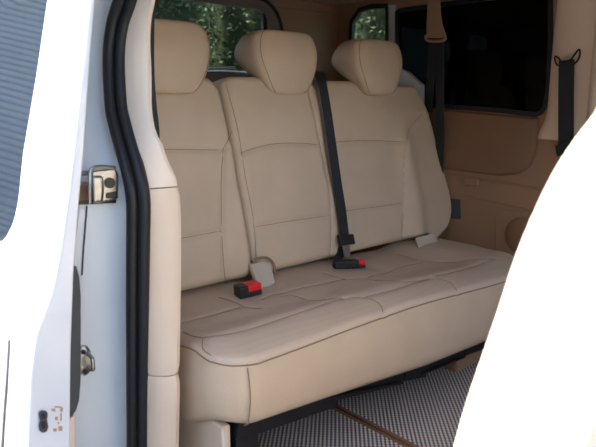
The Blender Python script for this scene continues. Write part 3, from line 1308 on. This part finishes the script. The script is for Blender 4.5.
fmat(.80, xm - .012, -.2, 1.75, 'grey woven floor mat with brown edge on the door side under the bench')
fmat(xm + .012, 2.46, -.2, 1.75, 'grey woven floor mat with brown edge on the far side under the bench')

# ---------------------------------------------------------------- sunlit seat in the foreground
fs = thing('van_seat', 'cream leather seat at right foreground bleached white by sunlight', 'car seat', (1.0, .2, -.012))
SX0, SX1 = .74, 1.26
prof_px = [(612, 92), (596, 113), (576, 139), (556, 170), (536, 211), (518, 255), (501, 307), (486, 350), (470, 397), (456, 447), (448, 490)]
prf = [on(u, v, 0, SX0 + .035) for u, v in prof_px]
prf = [(p.y, p.z) for p in prf]
prf = [(prf[0][0] - .07, prf[0][1] + .05)] + prf + [(prf[-1][0] - .01, prf[-1][1] - .08), (prf[-1][0] - .08, prf[-1][1] - .14)]
rear = smooth_path([(0, *p) for p in prf], 3)
fr = [(0, p.y - .17 - .03 * math.sin(i / len(rear) * math.pi), p.z) for i, p in enumerate(rear)]
loopP = [(p.y, p.z) for p in rear] + [(q[1], q[2]) for q in fr[::-1]]
lc = (sum(p[0] for p in loopP) / len(loopP), sum(p[1] for p in loopP) / len(loopP))
bm = B()
secs = []
rr = .035
for k in list(range(7)):
    a = math.radians(15 * k)
    secs.append((SX0 + rr * (1 - math.sin(a)), rr * (1 - math.cos(a))))
secs = secs[::-1]
secs = [(SX0 + rr * (1 - math.cos(math.radians(a))), rr * (1 - math.sin(math.radians(a)))) for a in (0, 20, 40, 60, 90)]
secs = secs + [(SX1 - (x - SX0), i) for x, i in secs[::-1]]


def inset(d):
    out = []
    n = len(loopP)
    for i in range(n):
        a, b = loopP[i - 1], loopP[(i + 1) % n]
        tx, tz = b[0] - a[0], b[1] - a[1]
        l = math.hypot(tx, tz) or 1
        nx, nz = -tz / l, tx / l
        p = loopP[i]
        if (lc[0] - p[0]) * nx + (lc[1] - p[1]) * nz < 0:
            nx, nz = -nx, -nz
        out.append((p[0] + nx * d, p[1] + nz * d))
    return out


loft(bm, [[(x, y, z) for y, z in inset(d)] for x, d in secs])
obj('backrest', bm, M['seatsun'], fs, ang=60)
bm = B()
ol2 = rrect(SX0 - .01, SX1, -.22, .36, .08)
pad(bm, ol2, ((.95, .07), (1.05, .07)), lambda p, q: .02, lambda p, q: .15, .03, lambda p, q, h: V((p, q, .38 + h)), n=120, inner=12)
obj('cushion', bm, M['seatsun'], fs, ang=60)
bm = B()
box(bm, SX0 + .05, SX1 - .05, -.15, .33, -.012, .27)
obj('pedestal', bm, M['trim'], fs, bevel=.01)

# ---------------------------------------------------------------- outside
bm = B()
secs = []
z = -.5
prof = []
while z < 3.2:
    prof += [(0, z), (-.02, z + .015), (-.02, z + .034), (0, z + .048)]
    z += .056
sw = V((-.72, 5.7, 0)); sd_ = V((.64, .77, 0)); sn = V((.77, -.64, 0))
loft(bm, [[sw + sd_ * l - sn * d + V((0, 0, zz)) for d, zz in prof] for l in (-5, 3.2)], closed=False)
for p in (sw,):
    q = [sw + sd_ * l - sn * d for l, d in ((-5, .01), (3.2, .01), (3.2, .25), (-5, .25))]
    loft(bm, [[a + V((0, 0, zz)) for a in q] for zz in (-.5, 3.3)])
tag(struct('shutter_wall', bm, M['shutter'], smooth=False), 'pale slatted shutter wall mirrored in the sliding door window', 'wall')


bm = B(); box(bm, -7.5, -6.5, -9, 4.5, -.5, 3.6)  # unseen wall, added to block low sky and darken the van's far side
box(bm, -7.6, -6.4, -9.1, 4.6, 3.6, 3.75)
tag(struct('sky_blocker_wall', bm, M['darkwall'], smooth=False), 'unseen dark brown wall added to block low sky from the doorway', 'wall')


def tree(cx, cy, cz, rx, ry, rz, n, label):
    t = thing('leafy_tree', label, 'tree', (cx, cy, -.5), 'trees outside the van')
    bm = B()
    tube(bm, smooth_path([(cx, cy, -.5), (cx + .05, cy, .3), (cx, cy + .04, cz)], 4), .09)
    obj('trunk', bm, M['bark'], t)
    bm = B()
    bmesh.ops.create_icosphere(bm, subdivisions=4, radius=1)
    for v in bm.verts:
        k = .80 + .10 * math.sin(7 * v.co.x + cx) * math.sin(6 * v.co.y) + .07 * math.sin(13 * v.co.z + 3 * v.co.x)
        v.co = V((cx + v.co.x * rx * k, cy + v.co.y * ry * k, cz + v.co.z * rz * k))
    obj('shade_core', bm, M['core'], t)
    bm = B()
    for _ in range(n):
        d = V((random.gauss(0, 1), random.gauss(0, 1), random.gauss(0, 1))).normalized()
        k = random.uniform(.74, 1.04)
        p = V((cx + d.x * rx * k, cy + d.y * ry * k, cz + d.z * rz * k))
        L_ = random.uniform(.035, .075)
        a = V((random.gauss(0, 1), random.gauss(0, 1), random.gauss(0, 1))).normalized()
        b = a.orthogonal().normalized()
        nn = a.cross(b) * .25
        w = L_ * .32
        v = [bm.verts.new(p + q) for q in (V((0, 0, 0)), a * L_ * .5 + b * w + nn * w, a * L_, a * L_ * .5 - b * w + nn * w)]
        bm.faces.new((v[0], v[1], v[2]))
        bm.faces.new((v[0], v[2], v[3]))
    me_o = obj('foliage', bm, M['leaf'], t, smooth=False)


tree(2.95, 5.9, 1.6, .86, .8, 1.8, 8000, 'leafy green tree seen through the rear window behind the left headrest')
tree(4.75, 6.15, 1.6, .72, .62, 1.8, 8000, 'leafy green tree seen through the rear window beside the middle headrest')
tree(4.1, 8.2, 2.0, 1.7, .9, 2.4, 8000, 'leafy tree standing behind the other two in the rear window')
tree(5.75, 4.75, 1.7, .95, .8, 1.8, 8000, 'leafy green tree seen through the small window above the right headrest')
tree(8.6, 4.3, 1.9, 1.8, 1.8, 2.6, 5000, 'dark leafy tree outside the dark side window')

# ---------------------------------------------------------------- light
w = bpy.data.worlds.new('sky')
SC.world = w
w.use_nodes = True
nt = w.node_tree
bg = nt.nodes['Background']
sky = nt.nodes.new('ShaderNodeTexSky')
sky.sky_type = 'NISHITA'
sky.sun_disc = False
sdir = V((-.62, .50, .68)).normalized()
sky.sun_elevation = math.asin(sdir.z)
sky.sun_rotation = math.atan2(sdir.x, sdir.y)
sky.air_density = 1.0
sky.dust_density = 3.0
hs = nt.nodes.new('ShaderNodeHueSaturation')
hs.inputs['Saturation'].default_value = .85
nt.links.new(sky.outputs[0], hs.inputs['Color'])
nt.links.new(hs.outputs[0], bg.inputs[0])
bg.inputs[1].default_value = 0.32
sl_ = bpy.data.lights.new('sun', 'SUN')
sl_.energy = 4.5
sl_.angle = math.radians(.6)
sl_.color = (1, .96, .9)
so_ = bpy.data.objects.new('sun', sl_)
C.objects.link(so_)
so_.rotation_euler = (-sdir).to_track_quat('-Z', 'Y').to_euler()
so_.location = (-3, 3, 5)

vs = SC.view_settings
vs.view_transform = 'Standard'
vs.look = 'None'
vs.exposure = 1.05
vs.gamma = 1.0
SC.cycles.use_denoising = True
SC.cycles.max_bounces = 10
SC.cycles.diffuse_bounces = 6
SC.cycles.transparent_max_bounces = 12
